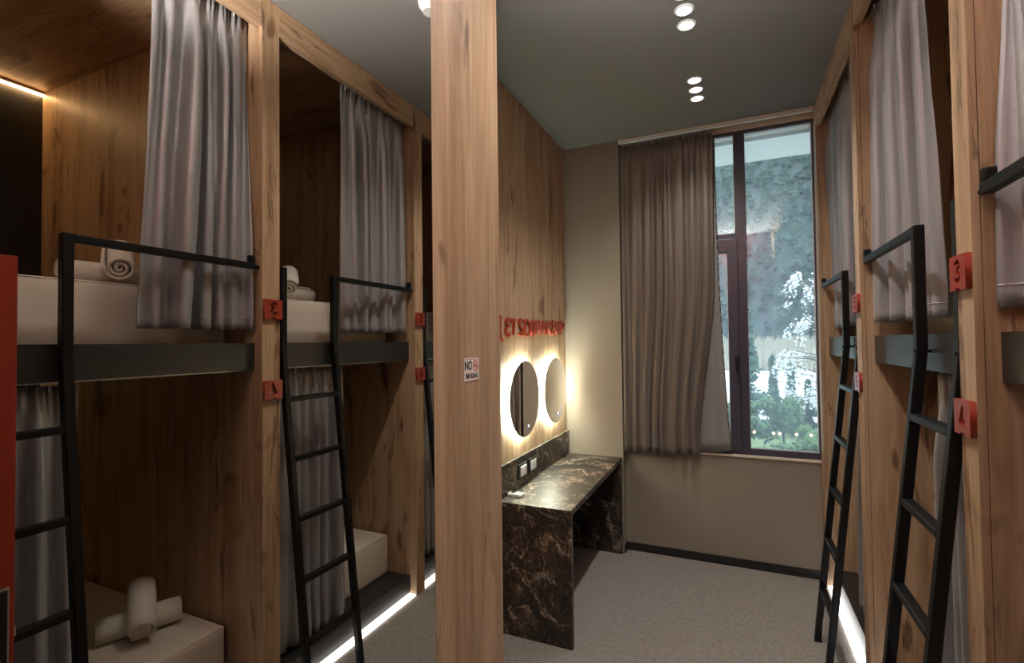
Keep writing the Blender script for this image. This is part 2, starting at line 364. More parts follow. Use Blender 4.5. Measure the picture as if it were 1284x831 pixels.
# ------------------------------------------------------------------ bunks
def make_bunk(k):
    dy = (k - 1) * PITCH
    n0, n1, f0, f1 = P1B - PITCH + dy, P1A + dy, P1A + dy, P1B + dy
    if k == 3: f1 = YW - .004
    lab = {1: 'built-in oak double bunk nearest the red door, warm light strip at its head', 2: 'built-in oak double bunk between number plates 3 and 5', 3: 'built-in oak double bunk beside the window past plates 5 and 6'}[k]
    root = thing('bunk_bed', lab, 'bunk bed', (XR, n0, 0), 'built-in bunks along the right wall')
    if k == 1:
        obj('side_panel', box(XR + .02, XB, .412, n0, 0, ZC - .002, .001), M['oak'], root)
        obj('post', box(XR, XR + .0185, .412, n0, 0, ZC - .002, .0015), M['oak'], root)
    obj('side_panel', box(XR + .02, XB, f0, f1, 0, ZC - .002, .001), M['oak'], root)
    obj('post', box(XR, XR + .0185, f0 - .001, f1, 0, ZC - .002, .0015), M['oak'], root)
    obj('top_beam', box(XR, XR + .035, n0 + .001, f0 - .002, 3.191, ZC - .002, .0015), M['oak_h'], root)
    obj('roof_panel', box(XR + .036, XB, n0 + .001, n1 - .001, 3.30, ZC - .002), M['oak_x'], root)
    obj('back_panel', box(XB, XB + .035, n0 + .001, n1 - .001, 0, ZC - .003), M['dark'], root)
    up = obj('upper_platform', box(.645, XB - .001, n0 + .001, n1 - .001, 1.60, 1.70), M['board'], root)
    obj('fascia', box(.603, .644, n0 + .001, n1 - .001, 1.588, 1.712, .0015), M['board'], up)
    lo = obj('lower_platform', box(.645, XB - .001, n0 + .001, n1 - .001, .04, .128), M['board'], root)
    obj('fascia', box(.603, .644, n0 + .001, n1 - .001, .028, .131, .0015), M['board'], lo)
    obj('plinth_light', box(.558, .612, n0 + .004, n1 - .004, .002, .014, .003), M['floorled'], root)
    obj('plinth', box(.613, .65, n0 + .001, n1 - .001, .0, .0275), M['dark'], root)
    # head strips: profile + diffuser
    e1 = {1: M['led'], 2: M['led_dim'], 3: M['led_dim']}[k]
    pr = obj('light_profile', box(XB - .034, XB - .002, n0 + .003, n1 - .003, 3.283, 3.299), M['alu'], root)
    obj('light_strip', box(XB - .030, XB - .006, n0 + .004, n1 - .004, 3.275, 3.2825), e1, pr)
    pr = obj('light_profile', box(XB - .034, XB - .002, n0 + .003, n1 - .003, 1.585, 1.599), M['alu'], root)
    obj('light_strip', box(XB - .030, XB - .006, n0 + .004, n1 - .004, 1.578, 1.5845), M['led_low'] if k == 1 else M['led_dim'], pr)
    ur = obj('curtain_rail', box(.632, .652, n0 + .004, n1 - .004, 3.226, 3.25, .002), M['alu'], root)
    for y in (n0 + .15, n1 - .15): obj('rail_bracket', box(.636, .648, y - .012, y + .012, 3.2502, 3.2995), M['alu'], ur)
    obj('curtain_rail', box(.655, .672, n0 + .004, n1 - .004, 1.580, 1.599, .002), M['alu'], root)
    return root
bunks = [make_bunk(k) for k in (1, 2, 3)]

# tall mirror
mr = thing('wall_mirror', 'floor to ceiling mirror left of the oak pier reflecting the bunks', 'mirror', (XM - .003, .4, 0))
obj('mirror_glass', box(XM - .0055, XM - .0005, YE + .002, 1.0885, .004, ZC - .004), M['bigmirror'], mr)

# ladders with guard rail
def make_ladder(label, dy):
    t = thing('bunk_ladder', label, 'ladder', (.45, 1.735 + dy, 0), 'black steel bunk ladders')
    xk, zk, xf, s = .575, 1.66, .402, .032
    for y, nm in ((1.735, 'stile'), (2.075, 'stile')):
        o = bmesh.new(); sqbar(o, (xk, y + dy, zk), (xk, y + dy, 2.078), s, s); sqbar(o, (xf, y + dy, 0.012), (xk, y + dy, zk + .004), s, s)
        st = obj(nm, o, M['black_metal'], t)
        obj('foot_pad', box(xf - .019, xf + .019, y + dy - .019, y + dy + .019, 0, .013, .002), M['blackplastic'], st)
        obj('bolt', tube(bmesh.new(), (xk - .021, y + dy, 1.655), (xk + .027, y + dy, 1.655), .006), M['steel'] if False else M['black_metal'], st)
    for z in (1.435, 1.15, .865, .58, .295):
        x = xf + (xk - xf) * z / zk
        obj('rung', box(x - .017, x + .017, 1.735 + s / 2 + dy, 2.075 - s / 2 + dy, z - .012, z + .012, .004), M['black_metal'], t)
    g = box(xk - .014, xk + .014, 2.075 + s / 2 + dy, 2.772 + dy, 2.049, 2.077, .003)
    gr = obj('guard_rail', g, M['black_metal'], t)
    h = box(xk - .014, xk + .014, 2.746 + dy, 2.772 + dy, 2.0775, 2.112, .006); tube(h, (xk, 2.77 + dy, 2.063), (xk, 2.7985 + dy, 2.063), .008)
    obj('hook', h, M['black_metal'], gr)
    return t
make_ladder('black steel ladder and guard rail of the bunk beside the red door', -PITCH)
make_ladder('black steel ladder and guard rail under number plates 3 and 4', 0)
make_ladder('black steel ladder and guard rail of the bunk next to the window', PITCH)

# mattresses
def make_mattress(x0, x1, y0, y1, z0, z1, label, seed):
    r = random.Random(seed)
    t = thing('mattress', label, 'mattress', ((x0 + x1) / 2, (y0 + y1) / 2, z0), 'cream covered mattresses in the bunks')
    bm = bmesh.new(); bmesh.ops.create_grid(bm, x_segments=1, y_segments=1, size=1); bm.free()
    bm = bmesh.new(); bmesh.ops.create_cube(bm, size=1)
    bmesh.ops.subdivide_edges(bm, edges=bm.edges, cuts=9, use_grid_fill=True)
    for v in bm.verts:
        a, b, c = v.co.x * 2, v.co.y * 2, v.co.z * 2
        px = (x0 + x1) / 2 + v.co.x * (x1 - x0); py = (y0 + y1) / 2 + v.co.y * (y1 - y0); pz = (z0 + z1) / 2 + v.co.z * (z1 - z0)
        if c > .99: pz += .010 * (1 - a ** 4) * (1 - b ** 4) + .003 * mnoise.noise(Vector((px * 5, py * 5, seed)))
        if a < -.99: px -= .006 * (1 - c ** 4) * (1 - b ** 4) + .003 * mnoise.noise(Vector((pz * 6, py * 6, seed)))
        v.co = Vector((px, py, pz))
    sharp = [e for e in bm.edges if len(e.link_faces) == 2 and e.calc_face_angle() > .9]
    bmesh.ops.bevel(bm, geom=sharp, offset=.012, segments=3, affect='EDGES', profile=.5)
    body = obj('cover', bm, M['sheet'], t, True)
    def piping(z, inset=.004):
        g = bmesh.new(); q = [(x0 + inset, y0 + inset), (x1 - inset, y0 + inset), (x1 - inset, y1 - inset), (x0 + inset, y1 - inset)]
        for i in range(4): tube(g, (*q[i], z), (*q[(i + 1) % 4], z), .004, seg=6)
        obj('piping', g, M['sheet'], body, True)
    piping(z1 - .004)
    for y in (y0 + .006, y1 - .006):
        obj('corner_seam', tube(bmesh.new(), (x0 + .004, y, z0 + .01), (x0 + .004, y, z1 - .006), .004, seg=6), M['sheet'], body, True)
    return t
BY = [(P1B - PITCH + (k - 1) * PITCH + .012, P1A + (k - 1) * PITCH - .012) for k in (1, 2, 3)]
wh = ['the bunk beside the red door', 'the bunk with number plates 3 and 4', 'the bunk next to the window']
for k in range(3):
    make_mattress(.785, 2.44, BY[k][0], BY[k][1], 1.702, 1.952, 'cream upper mattress in ' + wh[k], k + 1)
    make_mattress(.775, 2.44, BY[k][0], BY[k][1] - .012, .130, .388, 'cream lower mattress in ' + wh[k], k + 11)

# pillow at the head of the near upper bunk
def make_pillow(c, label):
    bm = bmesh.new(); bmesh.ops.create_uvsphere(bm, u_segments=24, v_segments=12, radius=1)
    for v in bm.verts:
        a, b, z = v.co; s = lambda q: math.copysign(abs(q) ** .55, q)
        v.co = Vector((c[0] + s(a) * .19, c[1] + s(b) * .33, c[2] + z * .065 * (1 - .35 * max(abs(s(a)), abs(s(b))) ** 6)))
    return tag(obj('pillow', bm, M['sheet'], None, True), label, 'pillow')
make_pillow((2.2, 1.05, 2.03), 'cream pillow at the head of the near upper bunk')

# rolled towels
def towel_roll(a, b, R, label, seed):
    a = Vector(a); b = Vector(b); d = (b - a).normalized(); L = (b - a).length
    e1 = d.cross(Vector((0, 0, 1))).normalized(); e2 = e1.cross(d)
    mid = (a + b) / 2; bm = bmesh.new()
    turns, n, th = 2.6, 74, R * .20
    ph = seed * 1.3
    prof = []
    for i in range(n + 1):
        t = i / n; r = R * (.14 + .86 * t); an = ph + turns * 2 * math.pi * t; prof.append((r, an))
    outer = [(r, an) for r, an in prof]; inner = [(max(.004, r - th), an) for r, an in prof]
    loop = outer + inner[::-1]; K = len(loop); rings = []
    m = 8
    for j in range(m + 1):
        s = j / m; row = []
        for (r, an) in loop:
            q = r * (1 - (.06 if j in (0, m) else 0)) * (1 + .03 * mnoise.noise(Vector((s * 4, math.cos(an) * 2, math.sin(an) * 2 + seed))))
            row.append(bm.verts.new(a + d * (L * s) + (e1 * math.cos(an) + e2 * math.sin(an)) * q))
        rings.append(row)
    for j in range(m):
        for i in range(K): bm.faces.new((rings[j][i], rings[j][(i + 1) % K], rings[j + 1][(i + 1) % K], rings[j + 1][i]))
    for row in (rings[0], rings[-1]):
        for i in range(n): bm.faces.new((row[i], row[i + 1], row[K - 2 - i], row[K - 1 - i]))
    return tag(obj('rolled_towel', bm, M['terry'], None, True), label, 'towel', 'rolled white towels on the mattresses')
zt = 1.957
towel_roll((.985, 1.035, zt + .052), (.975, 1.322, zt + .052), .052, 'white towel roll lying flat on the near upper mattress', 1)
towel_roll((.862, 1.185, zt + .066), (1.02, 1.265, zt + .172), .062, 'white towel roll propped over another on the near upper mattress', 2)
towel_roll((.99, 2.03, zt + .05), (.97, 2.295, zt + .05), .05, 'white towel roll lying flat on the upper mattress by plate 3', 3)
towel_roll((.872, 2.035, zt + .066), (1.01, 2.150, zt + .172), .061, 'white towel roll propped over another by plate 3', 4)
zl = .393
towel_roll((1.15, 1.245, zl + .060), (1.02, 1.530, zl + .060), .060, 'towel roll lying flat on the lower mattress by plate 4', 5)
towel_roll((.945, 1.315, zl + .074), (1.115, 1.405, zl + .205), .068, 'towel roll leaning over another on the lower mattress by plate 4', 6)

# ------------------------------------------------------------------ curtains
def sheet(P, nu, nv):
    bm = bmesh.new(); g = [[bm.verts.new(P(i / nu, j / nv)) for i in range(nu + 1)] for j in range(nv + 1)]
    for j in range(nv):
        for i in range(nu): bm.faces.new((g[j][i], g[j][i + 1], g[j + 1][i + 1], g[j + 1][i]))
    return bm
def smooth01(x): x = max(0., min(1., x)); return x * x * (3 - 2 * x)
def make_curtain(label, origin, along, normal, e0, e1, z0, z1, pleats, amp, seed, mat, hooks=8, head=.085, bow=None, group=None, ragged=.01):
    """pleated drape; e0(v), e1(v): positions of its two edges along the rail, v=0 top 1 bottom"""
    rnd = random.Random(seed); al = Vector(along); no = Vector(normal); og = Vector(origin)
    def P(u, v):
        # slowly drifting fold positions: wide and narrow folds side by side, some merging downwards
        x = u * pleats + .55 * mnoise.noise(Vector((u * pleats * .55 + seed, v * .5, seed * 3.1))) + .30 * v * mnoise.noise(Vector((u * pleats * .4, v * .9 + 5, seed * 2.3)))
        A = .35 + 1.0 * abs(mnoise.noise(Vector((u * pleats * .6 + 3, v * .45, seed * 1.9)))) * 2.0
        v2 = smooth01(v / .22); th = 2 * math.pi * x
        gather = .28 + .60 * v2 + .12 * v
        s1 = math.sin(th); off = amp * A * gather * (s1 + .30 * math.sin(th * .5 + 1.3) * v2 + .12 * math.sin(2.3 * th + seed) * v2)
        lat = -.20 * amp * A * gather * math.sin(2 * th) * v2
        off += amp * .9 * v * mnoise.noise(Vector((u * 2.6, v * .8, seed * 1.7)))
        fine = 1 - smooth01(v / .075); off += fine * .0085 * math.sin(th * 3 + 2 * mnoise.noise(Vector((u * 9, 0, seed)))) + .003 * v2 * mnoise.noise(Vector((u * 30, v * 6, seed)))
        a = e0(v) + (e1(v) - e0(v)) * u + lat * (1 if 0 < u < 1 else 0)
        z = z1 + (z0 - z1) * v + ragged * v * mnoise.noise(Vector((u * 3, 0, seed)))
        b = bow(u, v) if bow else 0
        return og + al * a + no * (off + b) + Vector((0, 0, z))
    mid = og + al * ((e0(0) + e1(0)) / 2) + Vector((0, 0, z0))
    t = thing('curtain', label, 'curtain', mid, group)
    nu = pleats * 18; H = z1 - z0; vh = head / H; ve = 1 - .055 / H
    d = obj('drape', sheet(P, nu, 44), mat, t, True, False)
    hd = obj('heading_tape', sheet(lambda u, v: P(u, .06 * vh + vh * .9 * v) - no * .004, nu, 5), mat, t, True, False)
    hm = obj('hem', sheet(lambda u, v: P(u, ve + .004 / H * v) + no * .0016, nu, 1), mat, t, True, False)
    for o in (d, hd, hm):
        s = o.modifiers.new('cloth', 'SOLIDIFY'); s.thickness = .0025; s.offset = 0
    for i in range(hooks):
        p = P((i + .5) / hooks, 0)
        g = bmesh.new(); tube(g, p + Vector((0, 0, -.02)), p + Vector((0, 0, .026)), .0025, seg=6)
        obj('hook', g, M['plastic'], hd)
    return t
c = lambda v: (lambda _: v)
Y_, X_ = (0, 1, 0), (-1, 0, 0)
GU = 'grey satin curtains of the upper bunks'; GL = 'grey satin curtains of the lower bunks'
make_curtain('silver grey satin curtain of the upper bunk beside the red door', (.634, 0, 0), Y_, X_, lambda v: 1.175 - .045 * v, lambda v: 1.594 - .004 * v, 1.772, 3.222, 6, .034, 21, M['satin'], group=GU, bow=lambda u, v: -.02 * (1 - u) * v)
make_curtain('silver grey satin curtain of the upper bunk by plate 3', (.634, 0, 0), Y_, X_, lambda v: 2.205 + .06 * v, lambda v: 2.788 - .004 * v, 1.772, 3.222, 7, .031, 34, M['satin'], group=GU, bow=lambda u, v: -(.015 + .045 * v) * (1 - u))
make_curtain('silver grey satin curtain of the upper bunk next to the window', (.634, 0, 0), Y_, X_, lambda v: 3.22 - .03 * v, lambda v: 3.98, 1.772, 3.222, 8, .032, 47, M['satin'], group=GU, bow=lambda u, v: -.03 * (1 - u) * v)
make_curtain('grey curtain of the lower bunk beside the red door', (.665, 0, 0), Y_, X_, c(.525), lambda v: .955 + .02 * v, .150, 1.572, 6, .024, 52, M['satin'], group=GL)
make_curtain('grey curtain of the lower bunk behind the ladder by plate 4', (.665, 0, 0), Y_, X_, c(1.722), lambda v: 2.235 + .03 * v, .150, 1.572, 7, .024, 63, M['satin'], group=GL)
make_curtain('grey curtain of the lower bunk next to the window', (.665, 0, 0), Y_, X_, c(2.917), lambda v: 3.43 + .03 * v, .150, 1.572, 7, .024, 77, M['satin'], group=GL)

def wc_edge(v):
    return -.115 - .02 * v - .11 * smooth01((v - .45) / .5)
wc = make_curtain('long taupe satin curtain drawn to the left of the window', (0, YW - .078, 0), (1, 0, 0), (0, -1, 0), lambda v: XP + .012 + .004 * v, wc_edge, .815, 3.285, 8, .026, 91, M['satin2'], hooks=12, head=.16)
rl = obj('curtain_track', box(XP + .004, XR - .004, YW - .092, YW - .064, 3.308, ZC - .001, .003), M['plastic'], wc)
ln = obj('lining', sheet(lambda u, v: Vector((-.34 + u * (.235 + .075 * v ** 2.2), YW - .020 + .006 * math.sin(u * 15 + v) - .020 * u * v, 3.27 - 2.425 * v + .06 * v * (u - .6) * (u > .6))), 40, 30), M['lining'], wc, True, False)
ln['label'] = 'pale grey lining showing past the curtain edge'
s = ln.modifiers.new('cloth', 'SOLIDIFY'); s.thickness = .002
eb = bmesh.new()
for j in range(30):
    p = [Vector((-.34 + (.235 + .075 * (q / 30) ** 2.2), YW - .020 + .006 * math.sin(15 + q / 30) - .020 * q / 30, 3.27 - 2.425 * q / 30 + .024 * q / 30)) for q in (j, j + 1)]
    tube(eb, p[0], p[1], .005, seg=6)
obj('edge_binding', eb, M['satin2'], ln, True)

# ------------------------------------------------------------------ number plates
def ribbon_outline(pts, wd):
    q = []
    for i in range(len(pts) - 1):
        p0 = Vector(pts[max(0, i - 1)]); p1 = Vector(pts[i]); p2 = Vector(pts[i + 1]); p3 = Vector(pts[min(len(pts) - 1, i + 2)])
        for k in range(5):
            t = k / 5; q.append(.5 * ((2 * p1) + (-p0 + p2) * t + (2 * p0 - 5 * p1 + 4 * p2 - p3) * t * t + (-p0 + 3 * p1 - 3 * p2 + p3) * t ** 3))
    q.append(Vector(pts[-1])); L_, R_ = [], []
    for i, p in enumerate(q):
        d = (q[min(len(q) - 1, i + 1)] - q[max(0, i - 1)]).normalized(); n_ = Vector((-d.y, d.x)) * wd / 2
        L_.append(p + n_); R_.append(p - n_)
    return [tuple(p) for p in L_ + R_[::-1]]
DIGIT = {'3': ribbon_outline([(.08, .82), (.5, .95), (.82, .74), (.42, .53), (.86, .28), (.5, .05), (.06, .18)], .22),
         '4': [(.50, 1.0), (.76, 1.0), (.76, .30), (.95, .30), (.95, .10), (.76, .10), (.76, -.04), (.50, -.04), (.50, .10), (.04, .10), (.04, .30)],
         '5': ribbon_outline([(.88, .93), (.5, .94), (.24, .90), (.20, .60), (.55, .62), (.86, .36), (.55, .05), (.08, .14)], .21),
         '6': ribbon_outline([(.74, .96), (.36, .80), (.16, .40), (.30, .08), (.66, .06), (.82, .30), (.62, .50), (.40, .44)], .19)}
def make_plate(ch, yc, z0, z1, label):
    w_, th = .098, .014; h = z1 - z0
    cu = bpy.data.curves.new('p', 'CURVE'); cu.dimensions = '2D'; cu.fill_mode = 'BOTH'; cu.extrude = th / 2
    outer = [(-w_ / 2, -h / 2), (-.013, -h / 2), (-.013, -h / 2 + .006), (.013, -h / 2 + .006), (.013, -h / 2), (w_ / 2, -h / 2), (w_ / 2, h / 2), (-w_ / 2, h / 2)]
    dg_ = [((x - .5) * .040, (y - .5) * .056 + .004) for x, y in DIGIT[ch]]
    for loop in (outer, dg_):
        sp = cu.splines.new('POLY'); sp.points.add(len(loop) - 1); sp.use_cyclic_u = True
        for q, (x, y) in zip(sp.points, loop): q.co = (x, y, 0, 1)
    ob = bpy.data.objects.new('p', cu); COL.objects.link(ob)
    bpy.context.view_layer.update(); dg = bpy.context.evaluated_depsgraph_get()
    res = bpy.data.meshes.new_from_object(ob.evaluated_get(dg)); bpy.data.objects.remove(ob); bpy.data.curves.remove(cu)
    for v_ in res.vertices: v_.co.z += th / 2
    res.transform(Matrix(((0, 0, -1, 0), (-1, 0, 0, 0), (0, 1, 0, 0), (0, 0, 0, 1))))
    res.materials.clear(); res.materials.append(M['redplate'])
    ob = bpy.data.objects.new('number_plate', res); COL.objects.link(ob); ob.location = (XR - .0002, yc, (z0 + z1) / 2)
    return tag(ob, label, 'number plate', 'red bunk number plates')
PLATE_LABEL = {'3': 'red plate with cut-out 3, upper plate on the post nearer the camera', '4': 'red plate with cut-out 4, lower plate on the post nearer the camera',
               '5': 'red plate with cut-out 5, upper plate on the post nearer the window', '6': 'red plate with cut-out 6, lower plate on the post nearer the window'}
for ch, k, z0, z1 in (('3', 0, 1.822, 1.914), ('4', 0, 1.446, 1.536), ('5', 1, 1.822, 1.912), ('6', 1, 1.446, 1.536)):
    make_plate(ch, (P1A + P1B) / 2 + k * PITCH + .002, z0, z1, PLATE_LABEL[ch])

# ------------------------------------------------------------------ vanity
VX, VY0, VZ, T = -.840, 2.642, .762, .034
v = thing('vanity_table', 'dark veined marble vanity counter in the niche', 'vanity table', ((XV + VX) / 2, (VY0 + YP) / 2, 0))
obj('counter_top', box(XV + .002, VX, VY0, YP - .003, VZ - T, VZ, .0015), M['marble'], v)
obj('side_panel', box(XV + .002, VX, VY0, VY0 + .034, 0, VZ - T - .0005, .0015), M['marble'], v)
obj('side_panel', box(XV + .002, VX, YP - .037, YP - .003, 0, VZ - T - .0005, .0015), M['marble'], v)
obj('backsplash', box(XV + .001, XV + .020, VY0, YP - .003, VZ + .0005, .954, .001), M['marble'], v)
obj('modesty_panel', box(XV + .002, XV + .022, VY0 + .035, YP - .038, 0, VZ - T - .001), M['dark'], v)

def make_outlet(y0, y1, label):
    t = thing('power_socket', label, 'socket', (XV + .02, (y0 + y1) / 2, .86), 'sockets in the vanity backsplash')
    obj('frame', box(XV + .0202, XV + .030, y0, y1, .812, .908, .002), M['blackplastic'], t)
    m = obj('insert', box(XV + .0302, XV + .034, y0 + .024, y1 - .012, .828, .894, .002), M['plastic'], t)
    for f in (.38, .70):
        y = y0 + (y1 - y0) * f; obj('rocker', box(XV + .0342, XV + .037, y - .014, y + .014, .834, .888, .001), M['plastic'], m)
    return t
make_outlet(2.925, 3.062, 'double socket with black frame nearer the oak pier')
make_outlet(3.105, 3.235, 'socket with black frame farther along the backsplash')

r = thing('remote_control', 'small white remote control on the marble counter', 'remote control', (-1.225, 2.775, VZ))
obj('case', box(-1.276, -1.182, 2.748, 2.800, VZ + .0005, VZ + .020, .004), M['plastic'], r)
obj('display', box(-1.262, -1.232, 2.757, 2.791, VZ + .0202, VZ + .0212), M['blackplastic'], r)
for i in range(3): obj('button', box(-1.222 + i * .012, -1.214 + i * .012, 2.765, 2.783, VZ + .0202, VZ + .0215), M['alu'], r)

# round backlit mirrors
def make_round(yc, label):
    zc, R = 1.325, .25
    t = thing('round_mirror', label, 'mirror', (XV, yc, zc), 'round backlit mirrors above the counter')
    def disc(x0, x1, r0, seg=72):
        return tube(bmesh.new(), (x0, yc, zc), (x1, yc, zc), r0, seg=seg)
    obj('mirror_glass', disc(XV + .033, XV + .038, R), M['roundmirror'], t)
    obj('backing', disc(XV + .030, XV + .0328, R - .004), M['dark'], t)
    obj('mount', disc(XV + .0005, XV + .0298, R - .06), M['dark'], t)
    bm = bmesh.new(); seg = 72; r0, r1, xa, xb = R - .040, R - .014, XV + .008, XV + .026
    rows = [[bm.verts.new((x, yc + rr * math.cos(2 * math.pi * i / seg), zc + rr * math.sin(2 * math.pi * i / seg))) for i in range(seg)] for rr, x in ((r0, xa), (r1, xa), (r1, xb), (r0, xb))]
    for a in range(4):
        for i in range(seg): bm.faces.new((rows[a][i], rows[a][(i + 1) % seg], rows[(a + 1) % 4][(i + 1) % seg], rows[(a + 1) % 4][i]))
    obj('light_ring', bm, M['ring'], t)
    obj('touch_switch', tube(bmesh.new(), (XV + .0381, yc + .045, zc - .185), (XV + .0388, yc + .045, zc - .185), .009, seg=16), M['bluedot'], t)
make_round(3.032, 'round backlit mirror nearer the oak pier')
make_round(3.648, 'round backlit mirror in the corner by the taupe pier')

# brush lettering
STROKES = {
 'L': [[(.45, 1.18), (.38, .7), (.30, .25), (.45, -.12), (.8, -.28)], [(.30, .25), (.55, .1)]],
 'E': [[(.9, .95), (.45, .98), (.2, .78), (.5, .56), (.75, .55)], [(.5, .56), (.12, .35), (.2, .06), (.6, .02), (.95, .2)]],
 'T': [[(.02, .80), (.3, .96), (.98, .92)], [(.55, .92), (.52, .5), (.42, .02)]],
 'S': [[(.95, .9), (.55, 1.0), (.3, .78), (.6, .52), (.85, .30), (.6, .03), (.1, .12)]],
 'D': [[(.25, .95), (.22, .5), (.15, .02)], [(.02, .88), (.5, .96), (.95, .62), (.85, .2), (.45, .0), (.1, .05)]],
 'O': [[(.6, .98), (.15, .7), (.12, .25), (.5, .0), (.88, .35), (.85, .8), (.5, .98)]],
 'M': [[(.05, .02), (.2, .5), (.28, .97)], [(.28, .97), (.45, .35)], [(.45, .35), (.68, .98)], [(.68, .98), (.8, .45), (.98, .04)]],
 'A': [[(.05, .0), (.3, .55), (.55, 1.0)], [(.55, 1.0), (.75, .5), (.95, .0)], [(.2, .36), (.85, .40)]],
 'K': [[(.22, 1.0), (.2, .5), (.12, 0)], [(.92, .95), (.5, .62), (.2, .42)], [(.35, .5), (.65, .25), (.98, -.02)]],
 'U': [[(.1, .95), (.1, .4), (.35, .04), (.7, .15), (.85, .55), (.9, 1.0)]],
 'P': [[(.3, 1.0), (.28, .5), (.2, -.05)], [(.02, .88), (.55, 1.02), (.95, .75), (.7, .5), (.25, .42)]],
}
def ribbon(bm, pts, wd, to3, depth):
    q = []
    for i in range(len(pts) - 1):
        p0 = Vector(pts[max(0, i - 1)]); p1 = Vector(pts[i]); p2 = Vector(pts[i + 1]); p3 = Vector(pts[min(len(pts) - 1, i + 2)])
        for k in range(6):
            t = k / 6
            q.append(.5 * ((2 * p1) + (-p0 + p2) * t + (2 * p0 - 5 * p1 + 4 * p2 - p3) * t * t + (-p0 + 3 * p1 - 3 * p2 + p3) * t ** 3))
    q.append(Vector(pts[-1])); n = len(q); Lf, Rt = [], []
    for i, p in enumerate(q):
        d = (q[min(n - 1, i + 1)] - q[max(0, i - 1)])
        d = d.normalized() if d.length > 1e-6 else Vector((1, 0)); nn = Vector((-d.y, d.x)); f = i / (n - 1)
        ww = wd * (.55 + .6 * math.sin(math.pi * min(1, f * .8 + .15))) * .5
        Lf.append(p + nn * ww); Rt.append(p - nn * ww)
    vs = [[bm.verts.new(to3(a, dd)) for a in (Lf + Rt[::-1])] for dd in (0, depth)]
    K = 2 * n
    for i in range(K): bm.faces.new((vs[0][i], vs[0][(i + 1) % K], vs[1][(i + 1) % K], vs[1][i]))
    for dd in (0, 1):
        row = vs[dd]
        for i in range(n - 1): bm.faces.new((row[i], row[i + 1], row[K - 2 - i], row[K - 1 - i]))
lt = thing('wall_lettering', 'red raised brush script lettering above the round mirrors', 'lettering', (XV, 3.33, 1.73))
for ch, y0, y1 in (('L', 2.675, 2.775), ('E', 2.788, 2.868), ('T', 2.872, 2.965), ('S', 2.985, 3.068), ('D', 3.082, 3.203), ('O', 3.212, 3.290), ('M', 3.298, 3.416), ('A', 3.424, 3.508), ('K', 3.520, 3.640), ('E', 3.655, 3.728), ('U', 3.742, 3.832), ('P', 3.845, 3.965)):
    bm = bmesh.new(); hh = .105; zb = 1.744 + (y0 - 2.8) * .02
    for k, st in enumerate(STROKES[ch]):
        ribbon(bm, [(p[0] * (y1 - y0), p[1] * hh) for p in st], .0185, lambda a, dd: Vector((XV + .0015 + dd, y0 + a.x, zb + a.y)), .012 + .0008 * k)
    obj('letter_' + ch.lower(), bm, M['redletter'], lt)

# no smoking sign on the oak pier
sg = thing('no_smoking_sign', 'small white NO SMOKING sticker on the oak pier', 'sign', (XM, 1.2915, 1.62))
SY, SZ, SWD, SH = 1.2915, 1.621, .088, .068
obj('sticker', box(XM + .0002, XM + .0014, SY - SWD / 2, SY + SWD / 2, SZ - SH / 2, SZ + SH / 2, .0004), M['paper'], sg)
TM = Matrix(((0, 0, 1, 0), (1, 0, 0, 0), (0, 1, 0, 0), (0, 0, 0, 1)))
def sign_text(s, size, y, z, off, sx, name):
    me = text_mesh(s, size, .0002, off, scale_x=sx)
    bm = bmesh.new(); bm.from_mesh(me); bm.transform(TM); bmesh.ops.translate(bm, verts=bm.verts, vec=(XM + .0016, y, z))
    obj(name, bm, M['ink'], sg)
sign_text('NO', .036, SY - .0205, SZ + .0105, .0011, .78, 'word_no')
sign_text('SMOKING', .020, SY, SZ - .0195, .0006, .84, 'word_smoking')
bm = bmesh.new(); cy_, cz_, seg = SY + .0235, SZ + .0105, 36
for i in range(seg):
    a0, a1 = 2 * math.pi * i / seg, 2 * math.pi * (i + 1) / seg
    q = [bm.verts.new((XM + .0017, cy_ + rr * math.cos(a), cz_ + rr * math.sin(a))) for rr, a in ((.0125, a0), (.0165, a0), (.0165, a1), (.0125, a1))]
    bm.faces.new(q)
dx = .0145 * .7071; ox = .0016
bm.faces.new([bm.verts.new((XM + .0018, cy_ + p, cz_ + q_)) for p, q_ in ((-dx - ox, dx - ox), (-dx + ox, dx + ox), (dx + ox, -dx + ox), (dx - ox, -dx - ox))])
obj('ban_ring', bm, M['redink'], sg)
bm = box(XM + .0014, XM + .0016, cy_ - .010, cy_ + .008, cz_ - .0035, cz_ - .0003); bbox(bm, XM + .0014, XM + .0016, cy_ + .005, cy_ + .0075, cz_ + .001, cz_ + .007)
obj('cigarette', bm, M['ink'], sg)
bm = box(XM + .0014, XM + .0016, SY - .041, SY + .041, SZ + .0295, SZ + .0308); bbox(bm, XM + .0014, XM + .0016, SY - .041, SY + .041, SZ - .0325, SZ - .0312); bbox(bm, XM + .0014, XM + .0016, SY - .039, SY + .002, SZ - .0088, SZ - .0076)
obj('border_line', bm, M['redink'], sg)

